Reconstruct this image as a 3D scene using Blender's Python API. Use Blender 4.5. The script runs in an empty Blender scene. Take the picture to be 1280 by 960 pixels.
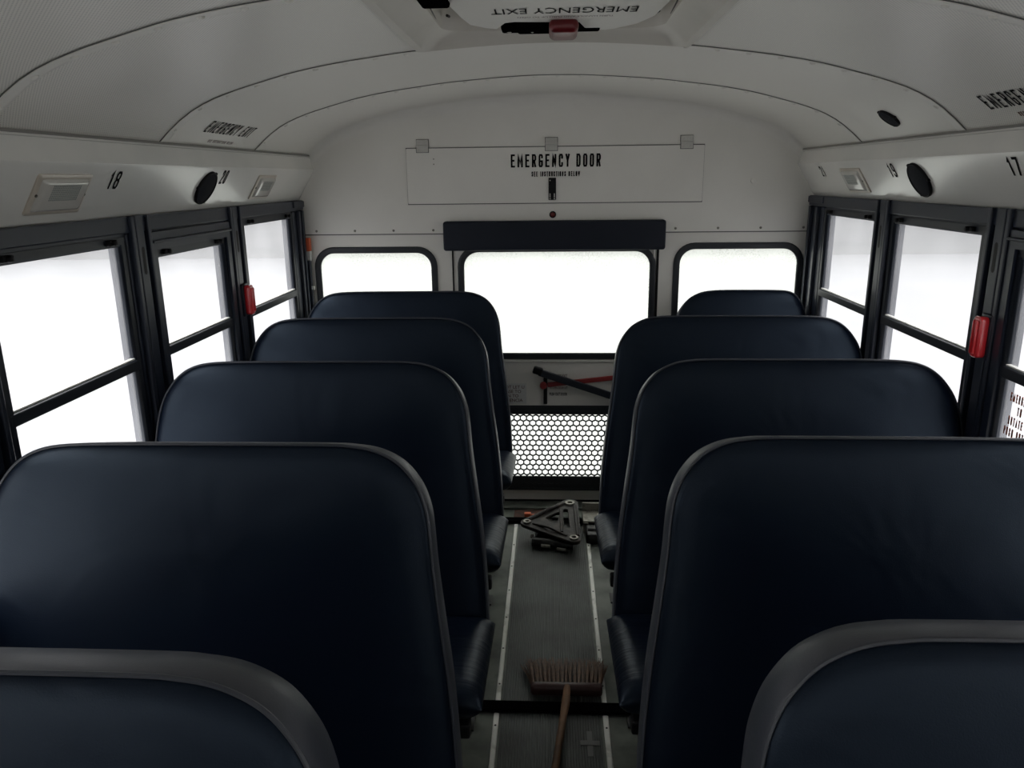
import bpy, bmesh, math, random
from mathutils import Vector, Matrix
random.seed(7)
C = bpy.context.scene.collection
sc = bpy.context.scene
sc.view_settings.view_transform = 'Standard'
sc.view_settings.look = 'None'
sc.view_settings.gamma = 1.0
sc.view_settings.use_curve_mapping = False
sc.view_settings.exposure = 0.12
try:
    sc.cycles.max_bounces = 10
    sc.cycles.diffuse_bounces = 6
    sc.cycles.transparent_max_bounces = 12
    sc.cycles.use_denoising = True
except Exception:
    pass

RW = 3.684          # rear wall plane (Y)
FRONT = -3.6        # how far the coach body runs forward of the camera

# ------------------------------------------------------------------ materials
def nt(m):
    m.use_nodes = True
    n = m.node_tree.nodes; l = m.node_tree.links
    return n, l, n['Principled BSDF']

def mat(name, col, rough=0.5, metal=0.0, spec=0.5, bump=None, vary=None, coat=0.0):
    """bump=(scale, strength, distance); vary=(scale, col2, lo, hi)"""
    m = bpy.data.materials.new(name)
    n, l, p = nt(m)
    p.inputs['Base Color'].default_value = (*col, 1)
    p.inputs['Roughness'].default_value = rough
    p.inputs['Metallic'].default_value = metal
    p.inputs['Specular IOR Level'].default_value = spec
    p.inputs['Coat Weight'].default_value = coat
    p.inputs['Coat Roughness'].default_value = 0.15
    tc = n.new('ShaderNodeTexCoord')
    if vary:
        nz = n.new('ShaderNodeTexNoise'); nz.inputs['Scale'].default_value = vary[0]
        nz.inputs['Detail'].default_value = 5
        l.new(tc.outputs['Object'], nz.inputs['Vector'])
        mr = n.new('ShaderNodeMapRange')
        mr.inputs['From Min'].default_value = vary[2]; mr.inputs['From Max'].default_value = vary[3]
        l.new(nz.outputs['Fac'], mr.inputs['Value'])
        mx = n.new('ShaderNodeMix'); mx.data_type = 'RGBA'
        mx.inputs['A'].default_value = (*col, 1); mx.inputs['B'].default_value = (*vary[1], 1)
        l.new(mr.outputs['Result'], mx.inputs['Factor'])
        l.new(mx.outputs['Result'], p.inputs['Base Color'])
    if bump:
        nz = n.new('ShaderNodeTexNoise'); nz.inputs['Scale'].default_value = bump[0]
        nz.inputs['Detail'].default_value = 3
        l.new(tc.outputs['Object'], nz.inputs['Vector'])
        b = n.new('ShaderNodeBump'); b.inputs['Strength'].default_value = bump[1]
        b.inputs['Distance'].default_value = bump[2]
        l.new(nz.outputs['Fac'], b.inputs['Height'])
        l.new(b.outputs['Normal'], p.inputs['Normal'])
    return m

M_white = mat('cream_paint', (.86, .84, .785), .38, spec=.5, vary=(3, (.82, .80, .745), .4, .7), bump=(6, .1, .01))
M_gloss = mat('cream_gloss_panel', (.86, .84, .79), .25, spec=.6, coat=.4, vary=(2.5, (.76, .76, .72), .4, .7), bump=(3, .12, .01))
M_rib = mat('cream_joint_strip', (.86, .84, .785), .35)
M_dark = mat('dark_groove', (.26, .25, .23), .6)
M_matte = mat('matte_black', (.003, .003, .0035), .9, spec=0)
M_hinge = mat('painted_hinge', (.60, .59, .55), .4)
M_seam = mat('dark_joint_line', (.12, .12, .115), .6)
M_frame = mat('black_navy_frame_paint', (.016, .022, .038), .36, spec=.5, bump=(40, .1, .002))
M_frame2 = mat('black_sash_paint', (.011, .015, .024), .42)
M_rub = mat('black_rubber', (.018, .022, .028), .5)
M_sil = mat('worn_aluminium', (.92, .92, .86), .42, metal=.1, vary=(14, (.50, .50, .45), .56, .72))
M_wall = mat('grey_lower_wall', (.60, .61, .60), .5)
M_black = mat('black_plastic', (.004, .004, .005), .5, spec=.2)
M_ink = mat('black_lettering', (.008, .008, .008), .7, spec=.05)
M_redink = mat('red_lettering', (.75, .20, .12), .6, spec=.1)
M_brownink = mat('brown_lettering', (.10, .035, .03), .5)
M_red = mat('red_plastic', (.72, .03, .04), .25, spec=.6, coat=.5)
M_darkred = mat('dark_red_knob', (.14, .005, .009), .35, spec=.6)
M_dullred = mat('dull_red_lever', (.30, .03, .03), .4)
M_cream = mat('hatch_plastic', (.70, .665, .60), .45, vary=(5, (.64, .61, .54), .4, .7))
M_lid = mat('hatch_lid_plastic', (.82, .80, .74), .4)
M_lens = mat('clear_lens_plastic', (.62, .60, .55), .15, spec=.7, coat=.5)
M_lensin = mat('lamp_inner_grid', (.30, .32, .30), .3, metal=.3)
M_beige = mat('beige_lamp_rim', (.60, .54, .46), .3, coat=.3)
M_speaker = mat('speaker_cloth', (.006, .008, .014), .8, spec=.2, bump=(400, .3, .002))
M_floor = mat('green_grey_floor_vinyl', (.17, .19, .16), .5, vary=(9, (.07, .08, .068), .42, .68), bump=(50, .15, .003))
M_rubber = mat('ribbed_aisle_rubber', (.088, .10, .092), .5, vary=(7, (.055, .06, .055), .4, .65))
M_steel = mat('seat_frame_steel', (.012, .012, .014), .45, metal=.3)
M_oily = mat('oily_cast_iron', (.018, .014, .012), .5, metal=.0, spec=.3, bump=(60, .4, .004), vary=(25, (.055, .042, .034), .5, .7))
M_oil2 = mat('greasy_black_iron', (.008, .008, .008), .35, metal=.3, bump=(50, .5, .005))
M_bright = mat('bare_steel', (.55, .53, .48), .35, metal=.7)
M_galv = mat('dirty_zinc_steel', (.28, .27, .23), .45, metal=.4, vary=(40, (.10, .09, .075), .5, .7))
M_rust = mat('rusty_brown_sheet', (.09, .035, .022), .7, vary=(30, (.04, .025, .02), .45, .65))
M_orange = mat('orange_plastic', (.75, .14, .05), .4)
M_whitep = mat('white_plastic', (.7, .7, .68), .4)
M_wood = mat('worn_broom_wood', (.23, .125, .065), .55, vary=(14, (.13, .07, .04), .4, .65))
M_block = mat('dark_stained_broom_block', (.035, .010, .009), .45)
M_brist = mat('brown_bristle', (.17, .088, .045), .6, vary=(60, (.08, .04, .022), .4, .65))
M_tape = mat('grey_tape', (.17, .17, .165), .6)
M_snow = mat('trodden_snow', (.26, .262, .265), .8, vary=(.3, (.24, .243, .247), .4, .7))
M_bldg = mat('pale_metal_siding', (.235, .238, .235), .7)
M_roofm = mat('pale_roof_metal', (.4, .4, .41), .6)

def vinyl(name, col, seam=False):
    m = bpy.data.materials.new(name)
    n, l, p = nt(m)
    p.inputs['Roughness'].default_value = .40
    p.inputs['Specular IOR Level'].default_value = .36
    p.inputs['Specular Tint'].default_value = (.62, .80, 1, 1)
    tc = n.new('ShaderNodeTexCoord')
    nz = n.new('ShaderNodeTexNoise'); nz.inputs['Scale'].default_value = 4; nz.inputs['Detail'].default_value = 4
    l.new(tc.outputs['Object'], nz.inputs['Vector'])
    mx = n.new('ShaderNodeMix'); mx.data_type = 'RGBA'
    mx.inputs['A'].default_value = (*col, 1)
    mx.inputs['B'].default_value = (col[0]*.8, col[1]*.8, col[2]*.8, 1)
    l.new(nz.outputs['Fac'], mx.inputs['Factor']); l.new(mx.outputs['Result'], p.inputs['Base Color'])
    g = n.new('ShaderNodeTexNoise'); g.inputs['Scale'].default_value = 420; g.inputs['Detail'].default_value = 2
    l.new(tc.outputs['Object'], g.inputs['Vector'])
    w = n.new('ShaderNodeTexNoise'); w.inputs['Scale'].default_value = 5; w.inputs['Detail'].default_value = 2
    w.inputs['Distortion'].default_value = .8
    l.new(tc.outputs['Object'], w.inputs['Vector'])
    b1 = n.new('ShaderNodeBump'); b1.inputs['Strength'].default_value = .25; b1.inputs['Distance'].default_value = .001
    b2 = n.new('ShaderNodeBump'); b2.inputs['Strength'].default_value = .25; b2.inputs['Distance'].default_value = .02
    l.new(g.outputs['Fac'], b1.inputs['Height'])
    l.new(w.outputs['Fac'], b2.inputs['Height'])
    l.new(b2.outputs['Normal'], b1.inputs['Normal'])
    last = b1
    if seam:   # gathered creases along the cushion's sewn edge
        mp = n.new('ShaderNodeMapping'); mp.inputs['Scale'].default_value = (6, 75, 9)
        l.new(tc.outputs['Object'], mp.inputs['Vector'])
        c = n.new('ShaderNodeTexNoise'); c.inputs['Scale'].default_value = 1; c.inputs['Detail'].default_value = 1
        l.new(mp.outputs['Vector'], c.inputs['Vector'])
        b3 = n.new('ShaderNodeBump'); b3.inputs['Strength'].default_value = .3; b3.inputs['Distance'].default_value = .006
        l.new(c.outputs['Fac'], b3.inputs['Height']); l.new(b1.outputs['Normal'], b3.inputs['Normal'])
        last = b3
    l.new(last.outputs['Normal'], p.inputs['Normal'])
    return m
M_vinyl = vinyl('navy_seat_vinyl', (.0026, .0058, .0155))
M_vinylc = vinyl('navy_cushion_vinyl', (.0026, .0058, .0155), True)
M_band = mat('navy_seat_edge_sheen', (.045, .050, .064), .40, spec=.6, bump=(300, .2, .001))  # window sheen on the seat edges put into a paler navy than the faces
M_pad = mat('navy_crash_pad', (.006, .010, .021), .55, spec=.3, bump=(300, .2, .001))

def perforated():
    m = bpy.data.materials.new('perforated_cream_ceiling')
    n, l, p = nt(m)
    p.inputs['Roughness'].default_value = .36
    tc = n.new('ShaderNodeTexCoord')
    sp = n.new('ShaderNodeSeparateXYZ'); l.new(tc.outputs['Object'], sp.inputs['Vector'])
    def wave(sock, pitch):
        a = n.new('ShaderNodeMath'); a.operation = 'MULTIPLY'; a.inputs[1].default_value = 2*math.pi/pitch
        l.new(sock, a.inputs[0])
        b = n.new('ShaderNodeMath'); b.operation = 'SINE'; l.new(a.outputs[0], b.inputs[0])
        return b.outputs[0]
    ml = n.new('ShaderNodeMath'); ml.operation = 'MULTIPLY'
    l.new(wave(sp.outputs['X'], .0085), ml.inputs[0]); l.new(wave(sp.outputs['Y'], .0085), ml.inputs[1])
    mr = n.new('ShaderNodeMapRange'); mr.inputs['From Min'].default_value = .35; mr.inputs['From Max'].default_value = .6
    l.new(ml.outputs[0], mr.inputs['Value'])
    # only the panels forward of the Y = 2.25 joint are perforated
    lt = n.new('ShaderNodeMath'); lt.operation = 'LESS_THAN'; lt.inputs[1].default_value = 2.25
    l.new(sp.outputs['Y'], lt.inputs[0])
    m2 = n.new('ShaderNodeMath'); m2.operation = 'MULTIPLY'
    l.new(mr.outputs['Result'], m2.inputs[0]); l.new(lt.outputs[0], m2.inputs[1])
    mx = n.new('ShaderNodeMix'); mx.data_type = 'RGBA'
    mx.inputs['A'].default_value = (.86, .835, .775, 1); mx.inputs['B'].default_value = (.58, .565, .53, 1)
    l.new(m2.outputs[0], mx.inputs['Factor']); l.new(mx.outputs['Result'], p.inputs['Base Color'])
    nz = n.new('ShaderNodeTexNoise'); nz.inputs['Scale'].default_value = 2.2; nz.inputs['Detail'].default_value = 1
    l.new(tc.outputs['Object'], nz.inputs['Vector'])
    b = n.new('ShaderNodeBump'); b.inputs['Strength'].default_value = .35; b.inputs['Distance'].default_value = .03
    l.new(nz.outputs['Fac'], b.inputs['Height'])
    l.new(b.outputs['Normal'], p.inputs['Normal'])
    return m
M_ceil = perforated()

def glass(name, fog, tint, speck=0.0):
    """wet, fogged window glass: part clear, part light-scattering film"""
    m = bpy.data.materials.new(name); m.use_nodes = True
    n = m.node_tree.nodes; l = m.node_tree.links; n.clear()
    out = n.new('ShaderNodeOutputMaterial')
    tr = n.new('ShaderNodeBsdfTransparent'); tr.inputs['Color'].default_value = (*tint, 1)
    tl = n.new('ShaderNodeBsdfTranslucent'); tl.inputs['Color'].default_value = (*[min(1, c*1.0) for c in tint], 1)
    df = n.new('ShaderNodeBsdfGlossy'); df.inputs['Roughness'].default_value = .2
    df.inputs['Color'].default_value = (.9, .9, .9, 1)
    mx = n.new('ShaderNodeMixShader')
    tc = n.new('ShaderNodeTexCoord')
    a = n.new('ShaderNodeTexNoise'); a.inputs['Scale'].default_value = 4; a.inputs['Detail'].default_value = 6
    b = n.new('ShaderNodeTexNoise'); b.inputs['Scale'].default_value = 90; b.inputs['Detail'].default_value = 3
    l.new(tc.outputs['Object'], a.inputs['Vector']); l.new(tc.outputs['Object'], b.inputs['Vector'])
    ad = n.new('ShaderNodeMath'); ad.operation = 'MULTIPLY_ADD'; ad.inputs[1].default_value = .16; ad.inputs[2].default_value = fog-.08
    l.new(a.outputs['Fac'], ad.inputs[0])
    ad2 = n.new('ShaderNodeMath'); ad2.operation = 'MULTIPLY_ADD'; ad2.inputs[1].default_value = speck
    l.new(b.outputs['Fac'], ad2.inputs[0]); l.new(ad.outputs[0], ad2.inputs[2]); ad2.use_clamp = True
    l.new(ad2.outputs[0], mx.inputs['Fac'])
    l.new(tr.outputs[0], mx.inputs[1]); l.new(tl.outputs[0], mx.inputs[2])
    m2 = n.new('ShaderNodeMixShader'); m2.inputs['Fac'].default_value = .04
    l.new(mx.outputs[0], m2.inputs[1]); l.new(df.outputs[0], m2.inputs[2])
    l.new(m2.outputs[0], out.inputs['Surface'])
    return m
M_glass = glass('fogged_side_glass', .10, (.97, .97, .985))
M_glassf = glass('lightly_fogged_side_glass', .18, (.99, .99, .99))
M_glassr = glass('frosted_rear_glass', .22, (.965, .98, .95), .10)

# ------------------------------------------------------------------ mesh helpers
def root_loc(o):
    v = Vector((0, 0, 0))
    while o is not None:
        v += o.location; o = o.parent
    return v

def obj(name, bm, m, parent=None, smooth=False, kind=None):
    """link the bmesh (world coordinates) as ONE object"""
    if parent is not None:
        bmesh.ops.translate(bm, verts=bm.verts, vec=-root_loc(parent))
    me = bpy.data.meshes.new(name); bm.to_mesh(me); bm.free()
    for mm in (m if isinstance(m, (list, tuple)) else [m]): me.materials.append(mm)
    if smooth:
        for p in me.polygons: p.use_smooth = True
        try: me.set_sharp_from_angle(angle=math.radians(38))
        except Exception: pass
    o = bpy.data.objects.new(name, me); C.objects.link(o)
    if parent is not None: o.parent = parent
    if kind: o['kind'] = kind
    return o

def thing(name, label, cat, loc=(0, 0, 0), group=None):
    o = bpy.data.objects.new(name, None); C.objects.link(o)
    o.empty_display_size = .05
    o.location = loc; o['label'] = label; o['category'] = cat
    if group: o['group'] = group
    return o

def tag(o, label, cat, group=None):
    o['label'] = label; o['category'] = cat
    if group: o['group'] = group
    return o

def box(bm, x0, x1, y0, y1, z0, z1, bev=0, mi=0, rot=None, piv=None, seg=2):
    r = bmesh.ops.create_cube(bm, size=1)
    vs = r['verts']
    s = (abs(x1-x0), abs(y1-y0), abs(z1-z0)); c = Vector(((x0+x1)/2, (y0+y1)/2, (z0+z1)/2))
    bmesh.ops.scale(bm, verts=vs, vec=s); bmesh.ops.translate(bm, verts=vs, vec=c)
    if bev:
        es = list({e for v in vs for e in v.link_edges})
        r2 = bmesh.ops.bevel(bm, geom=es, offset=min(bev, min(s)*.45), segments=seg, affect='EDGES', profile=.5)
        vs = list({v for f in r2['faces'] for v in f.verts} | {v for v in vs if v.is_valid})
    if rot is not None:
        bmesh.ops.rotate(bm, verts=vs, cent=piv or c, matrix=rot)
    if mi:
        for f in {f for v in vs for f in v.link_faces}: f.material_index = mi
    return vs

def tube(bm, pts, r, n=10, closed=False, caps=True, mi=0):
    pts = [Vector(p) for p in pts]; k = len(pts); rings = []
    rr = r if isinstance(r, (list, tuple)) else [r]*k
    up = None
    for i, p in enumerate(pts):
        a = pts[i-1] if (i > 0 or closed) else p
        b = pts[(i+1) % k] if (i < k-1 or closed) else p
        t = (b-a).normalized()
        if up is None:
            up = t.orthogonal().normalized()
        else:
            up = (up - t*up.dot(t))
            up = up.normalized() if up.length > 1e-6 else t.orthogonal().normalized()
        s = t.cross(up)
        rings.append([bm.verts.new(p+(up*math.cos(2*math.pi*j/n)+s*math.sin(2*math.pi*j/n))*rr[i]) for j in range(n)])
    m = k if closed else k-1
    for i in range(m):
        A, B = rings[i], rings[(i+1) % k]
        for j in range(n):
            f = bm.faces.new((A[j], A[(j+1) % n], B[(j+1) % n], B[j])); f.material_index = mi
    if caps and not closed:
        f = bm.faces.new(rings[0][::-1]); f.material_index = mi
        f = bm.faces.new(rings[-1]); f.material_index = mi

def lathe(bm, prof, mtx, n=28, mi=0):
    """prof: list of (r, h) turned about local z"""
    rings = []
    for r, h in prof:
        if r < 1e-6: rings.append([bm.verts.new(mtx @ Vector((0, 0, h)))])
        else: rings.append([bm.verts.new(mtx @ Vector((r*math.cos(2*math.pi*j/n), r*math.sin(2*math.pi*j/n), h))) for j in range(n)])
    for A, B in zip(rings, rings[1:]):
        for j in range(n):
            q = [A[0]] if len(A) == 1 else [A[j], A[(j+1) % n]]
            q += [B[0]] if len(B) == 1 else [B[(j+1) % n], B[j]]
            f = bm.faces.new(q); f.material_index = mi

def rrect(x0, x1, y0, y1, r, n=8, corners=(1, 1, 1, 1)):
    """rounded rectangle, corners bl, br, tr, tl"""
    out = []
    for (cx, cy, sx, sy, a0, k) in ((x0, y0, 1, 1, 180, 0), (x1, y0, -1, 1, 270, 1), (x1, y1, -1, -1, 0, 2), (x0, y1, 1, -1, 90, 3)):
        if not corners[k] or r <= 0: out.append((cx, cy)); continue
        for i in range(n+1):
            a = math.radians(a0+90*i/n)
            out.append((cx+sx*r+r*math.cos(a), cy+sy*r+r*math.sin(a)))
    return out

def plate_bm(outer, holes, th, fn, bev=0):
    """flat sheet with holes, thickness th; fn(u, v, w) -> world, w in 0..th"""
    cu = bpy.data.curves.new('sheet', 'CURVE'); cu.dimensions = '2D'; cu.fill_mode = 'BOTH'
    cu.extrude = th/2-bev
    if bev:
        cu.bevel_depth = bev; cu.bevel_resolution = 2; cu.offset = -bev
    for pl in [outer]+list(holes):
        s = cu.splines.new('POLY'); s.points.add(len(pl)-1)
        for i, (a, b) in enumerate(pl): s.points[i].co = (a, b, 0, 1)
        s.use_cyclic_u = True
    o = bpy.data.objects.new('sheet', cu); C.objects.link(o)
    dg = bpy.context.evaluated_depsgraph_get()
    me = bpy.data.meshes.new_from_object(o.evaluated_get(dg))
    bm = bmesh.new(); bm.from_mesh(me)
    bpy.data.objects.remove(o); bpy.data.curves.remove(cu); bpy.data.meshes.remove(me)
    bmesh.ops.remove_doubles(bm, verts=bm.verts, dist=1e-5)
    for v in bm.verts: v.co = Vector(fn(v.co.x, v.co.y, v.co.z+th/2))
    bmesh.ops.recalc_face_normals(bm, faces=bm.faces)
    return bm

def text_bm(s, w, h, fn, bold=0.0, spacing=1.0):
    """lettering squeezed to w x h, mapped by fn(u, v)"""
    cu = bpy.data.curves.new('lettering', 'FONT'); cu.body = s; cu.size = 1; cu.offset = bold
    cu.space_character = spacing; cu.resolution_u = 3
    cu.align_x = 'CENTER' if '\n' in s else 'LEFT'
    o = bpy.data.objects.new('lettering', cu); C.objects.link(o)
    dg = bpy.context.evaluated_depsgraph_get()
    me = bpy.data.meshes.new_from_object(o.evaluated_get(dg))
    bm = bmesh.new(); bm.from_mesh(me)
    bpy.data.objects.remove(o); bpy.data.curves.remove(cu); bpy.data.meshes.remove(me)
    xs = [v.co.x for v in bm.verts]; ys = [v.co.y for v in bm.verts]
    x0, x1, y0, y1 = min(xs), max(xs), min(ys), max(ys)
    for v in bm.verts:
        v.co = Vector(fn((v.co.x-x0)/(x1-x0)*w, (v.co.y-y0)/(y1-y0)*h))
    return bm

GL = {  # condensed sign-painter capitals: strokes on a 0..1 x 0..1 cell
 'E': [[(1, 1), (0, 1), (0, 0), (1, 0)], [(0, .52), (.8, .52)]],
 'M': [[(0, 0), (0, 1), (.5, .3), (1, 1), (1, 0)]],
 'R': [[(0, 0), (0, 1), (.75, 1), (1, .88), (1, .62), (.75, .5), (0, .5)], [(.55, .5), (1, 0)]],
 'G': [[(1, .78), (1, .88), (.8, 1), (.2, 1), (0, .88), (0, .12), (.2, 0), (.8, 0), (1, .12), (1, .45), (.55, .45)]],
 'N': [[(0, 0), (0, 1), (1, 0), (1, 1)]],
 'C': [[(1, .72), (1, .88), (.8, 1), (.2, 1), (0, .88), (0, .12), (.2, 0), (.8, 0), (1, .12), (1, .28)]],
 'Y': [[(0, 1), (.5, .48), (.5, 0)], [(1, 1), (.5, .48)]],
 'D': [[(0, 0), (0, 1), (.7, 1), (1, .85), (1, .15), (.7, 0), (0, 0), (0, .1)]],
 'O': [[(.2, 0), (0, .12), (0, .88), (.2, 1), (.8, 1), (1, .88), (1, .12), (.8, 0), (.2, 0), (.1, .06)]],
 'X': [[(0, 0), (1, 1)], [(0, 1), (1, 0)]],
 'I': [[(.5, 0), (.5, 1)]],
 'T': [[(0, 1), (1, 1)], [(.5, 1), (.5, 0)]],
 'S': [[(1, .78), (1, .9), (.8, 1), (.2, 1), (0, .88), (0, .64), (.2, .53), (.8, .47), (1, .36), (1, .12), (.8, 0), (.2, 0), (0, .12), (0, .24)]],
 'U': [[(0, 1), (0, .12), (.2, 0), (.8, 0), (1, .12), (1, 1)]],
 'B': [[(0, .1), (0, 1), (.75, 1), (1, .88), (1, .63), (.75, .52), (0, .52)], [(.75, .52), (1, .40), (1, .12), (.75, 0), (0, 0), (0, .1)]],
 'L': [[(0, 1), (0, 0), (1, 0)]],
 'W': [[(0, 1), (.22, 0), (.5, .7), (.78, 0), (1, 1)]],
 'H': [[(0, 0), (0, 1)], [(1, 0), (1, 1)], [(0, .5), (1, .5)]],
 'A': [[(0, 0), (.5, 1), (1, 0)], [(.2, .32), (.8, .32)]],
 'P': [[(0, 0), (0, 1), (.75, 1), (1, .88), (1, .62), (.75, .5), (0, .5)]],
 '1': [[(.15, .82), (.6, 1), (.6, 0)]],
 '2': [[(0, .8), (0, .9), (.2, 1), (.8, 1), (1, .88), (1, .68), (0, .08), (0, 0), (1, 0)]],
 '7': [[(0, 1), (1, 1), (.35, 0)]],
 '8': [[(.2, .52), (0, .64), (0, .88), (.2, 1), (.8, 1), (1, .88), (1, .64), (.8, .52), (.2, .52), (0, .4), (0, .12), (.2, 0), (.8, 0), (1, .12), (1, .4), (.8, .52)]],
 '9': [[(0, .14), (.2, 0), (.8, 0), (1, .12), (1, .88), (.8, 1), (.2, 1), (0, .88), (0, .58), (.2, .46), (1, .46)]],
 '0': [[(.2, 0), (0, .12), (0, .88), (.2, 1), (.8, 1), (1, .88), (1, .12), (.8, 0), (.2, 0), (.1, .06)]],
}
def sign_bm(s, w, h, fn, thick=.13, gapr=.55):
    """condensed single-stroke capitals filling w x h"""
    n = len(s); cw = {' ': .7, 'I': .35, '1': .7, 'M': 1.25, 'W': 1.3}
    tot = sum(cw.get(c, 1) for c in s)+gapr*(n-1); un = w/tot; tk = thick*h/2
    bm = bmesh.new(); x0 = 0; lay = 0
    for c in s:
        wd = cw.get(c, 1)*un
        for pl in GL.get(c, []):
            lay += 1
            P_ = [Vector((x0+tk+a*(wd-2*tk) if c != 'I' else x0+wd/2, tk+b*(h-2*tk))) for a, b in pl]
            # subdivide so that the strokes can follow a curved surface
            Q = [P_[0]]
            for p, q in zip(P_, P_[1:]):
                k = max(1, int((q-p).length/(h*.35)))
                Q += [p+(q-p)*(i+1)/k for i in range(k)]
            L = []
            for i, p in enumerate(Q):
                d1 = (p-Q[i-1]).normalized() if i else (Q[1]-p).normalized()
                d2 = (Q[i+1]-p).normalized() if i < len(Q)-1 else d1
                if i == 0: p = p-d2*tk*.9
                if i == len(Q)-1: p = p+d1*tk*.9
                m_ = Vector((-(d1.y+d2.y), d1.x+d2.x))
                m_ = m_.normalized() if m_.length > 1e-4 else Vector((-d1.y, d1.x))
                cs = max(.45, m_.dot(Vector((-d1.y, d1.x))))
                L.append((p+m_*tk/cs, p-m_*tk/cs))
            prev = None
            for a, b in L:
                r = (bm.verts.new(fn(a.x, a.y)), bm.verts.new(fn(b.x, b.y)))
                if prev: bm.faces.new((prev[0], prev[1], r[1], r[0]))
                prev = r
        x0 += wd+gapr*un
    return bm

def disc_on(pt, nrm, updir=(0, 1, 0)):
    z = Vector(nrm).normalized(); x = Vector(updir).cross(z).normalized(); y = z.cross(x)
    m = Matrix((x, y, z)).transposed().to_4x4(); m.translation = Vector(pt); return m

# ------------------------------------------------------------------ body cross-section
KEY = [(0, 1.989), (.14, 1.986), (.37, 1.970), (.49, 1.956), (.61, 1.940), (.72, 1.920), (.80, 1.900), (.885, 1.877),
       (.945, 1.8575), (.99, 1.839), (1.035, 1.814), (1.08, 1.781), (1.128, 1.738)]
def zc(x):
    x = abs(x)
    if x >= 1.128: return 1.738-(x-1.128)*.8
    for i, ((a, b), (c, d)) in enumerate(zip(KEY, KEY[1:])):
        if x <= c:
            p0 = KEY[i-1] if i else (-.14, 1.986); p3 = KEY[i+2] if i+2 < len(KEY) else (1.17, 1.70)
            m0 = (d-p0[1])/(c-p0[0]); m1 = (p3[1]-b)/(p3[0]-a); h = c-a; t = (x-a)/h
            return (2*t**3-3*t*t+1)*b+(t**3-2*t*t+t)*h*m0+(-2*t**3+3*t*t)*d+(t**3-t*t)*h*m1
    return 1.738
def nc(x):                                  # inward normal of ceiling at x
    e = .003; s = (zc(x+e)-zc(x-e))/(2*e); return Vector((s, 0, -1)).normalized()
XS = sorted(set([-1.128, 1.128, -.355, .355] + [round(-1.128+i*2.256/64, 4) for i in range(65)]))
SEAMS = [2.985, 2.255, 1.525, .795, .065, -.665, -1.395, -2.125, -2.855]
HX, HY0, HY1 = .355, 1.545, 2.235           # roof hatch opening

# ceiling
bm = bmesh.new()
ys = sorted(set([FRONT, HY0, HY1, RW+.02]+SEAMS))
grid = {}
for y in ys:
    for x in XS: grid[(x, y)] = bm.verts.new((x, y, zc(x)))
for a, b in zip(ys, ys[1:]):
    for c, d in zip(XS, XS[1:]):
        if c >= -HX-1e-6 and d <= HX+1e-6 and a >= HY0-1e-6 and b <= HY1+1e-6: continue
        bm.faces.new((grid[(c, a)], grid[(c, b)], grid[(d, b)], grid[(d, a)]))
ceiling = obj('ceiling', bm, M_ceil, smooth=True, kind='structure')

# joint strips with rivets
tn = 0
def trim(bm, m, smooth=False, parent=None):
    global tn
    tn += 1
    return obj('trim_%d' % tn, bm, m, parent, smooth, 'structure')
for si, sy in enumerate(SEAMS[:5]):
    bm = bmesh.new()
    rng = [x for x in XS]
    def strip(x0, x1):
        xs = [x for x in rng if x0-1e-6 <= x <= x1+1e-6]
        prev = None
        for x in xs:
            nn = nc(x); p = Vector((x, 0, zc(x)))
            ring = [p+nn*-.001+Vector((0, sy, 0)), p+nn*.0045+Vector((0, sy+.001, 0)), p+nn*.003+Vector((0, sy+.03, 0)), p+nn*.002+Vector((0, sy+.042, 0)), p+nn*-.001+Vector((0, sy+.046, 0))]
            ring = [bm.verts.new(q) for q in ring]
            if prev:
                for k in range(4):
                    bm.faces.new((prev[k], prev[k+1], ring[k+1], ring[k]))
            prev = ring
    def gap(x0, x1):                        # the dark open edge of the overlapping sheet
        xs = [x for x in rng if x0-1e-6 <= x <= x1+1e-6]
        prev = None
        for x in xs:
            nn = nc(x); p = Vector((x, 0, zc(x)))
            ring = [bm.verts.new(p+nn*.001+Vector((0, sy-.0022, 0))), bm.verts.new(p+nn*.003+Vector((0, sy-.0002, 0)))]
            if prev:
                f = bm.faces.new((prev[0], prev[1], ring[1], ring[0])); f.material_index = 1
            prev = ring
    strip(-1.128, 1.128); gap(-1.128, 1.128)
    x = -1.09
    while x < 1.1:
        if not (si in (1, 2) and abs(x) < .36):
            nn = nc(x); p = Vector((x, sy+.022, zc(x)))+nn*.002
            lathe(bm, [(.0085, .0005), (.0085, .002), (.007, .0045), (.004, .006), (0, .0065)], disc_on(p, nn), 10)
        x += .0855
    trim(bm, [M_rib, M_seam], True)

# cornices (sloped panels above the side windows)
COR = [(1.128, 1.738), (1.1285, 1.7285), (1.124, 1.7265), (1.117, 1.69), (1.110, 1.675), (1.113, 1.667), (1.190, 1.543), (1.196, 1.535), (1.215, 1.535)]
cor = {}
for sgn, side in ((-1, 'left'), (1, 'right')):
    bm = bmesh.new(); prev = None
    for y in (FRONT, RW-.001):
        ring = [bm.verts.new((sgn*a, y, b)) for a, b in COR]
        if prev:
            for k in range(len(ring)-1): bm.faces.new((prev[k], prev[k+1], ring[k+1], ring[k]))
        prev = ring
    bmesh.ops.recalc_face_normals(bm, faces=bm.faces)
    cor[sgn] = trim(bm, M_gloss, True)
    # end cap joint: a slim cover strip where the cornice meets the rear wall
    bm = bmesh.new()
    tube(bm, [(sgn*(a-.002), RW-.006, b) for a, b in COR[2:8]], .0035, 6)
    o = obj('end_bead', bm, M_rib, cor[sgn], True)
    # dark rail between ceiling sheet and cornice
    bm = bmesh.new()
    box(bm, sgn*1.1195, sgn*1.130, FRONT, RW-.012, 1.7335, 1.7395)
    trim(bm, M_dark)
def conrm(sgn): return Vector((-sgn*.137, 0, -.081)).normalized()
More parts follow.
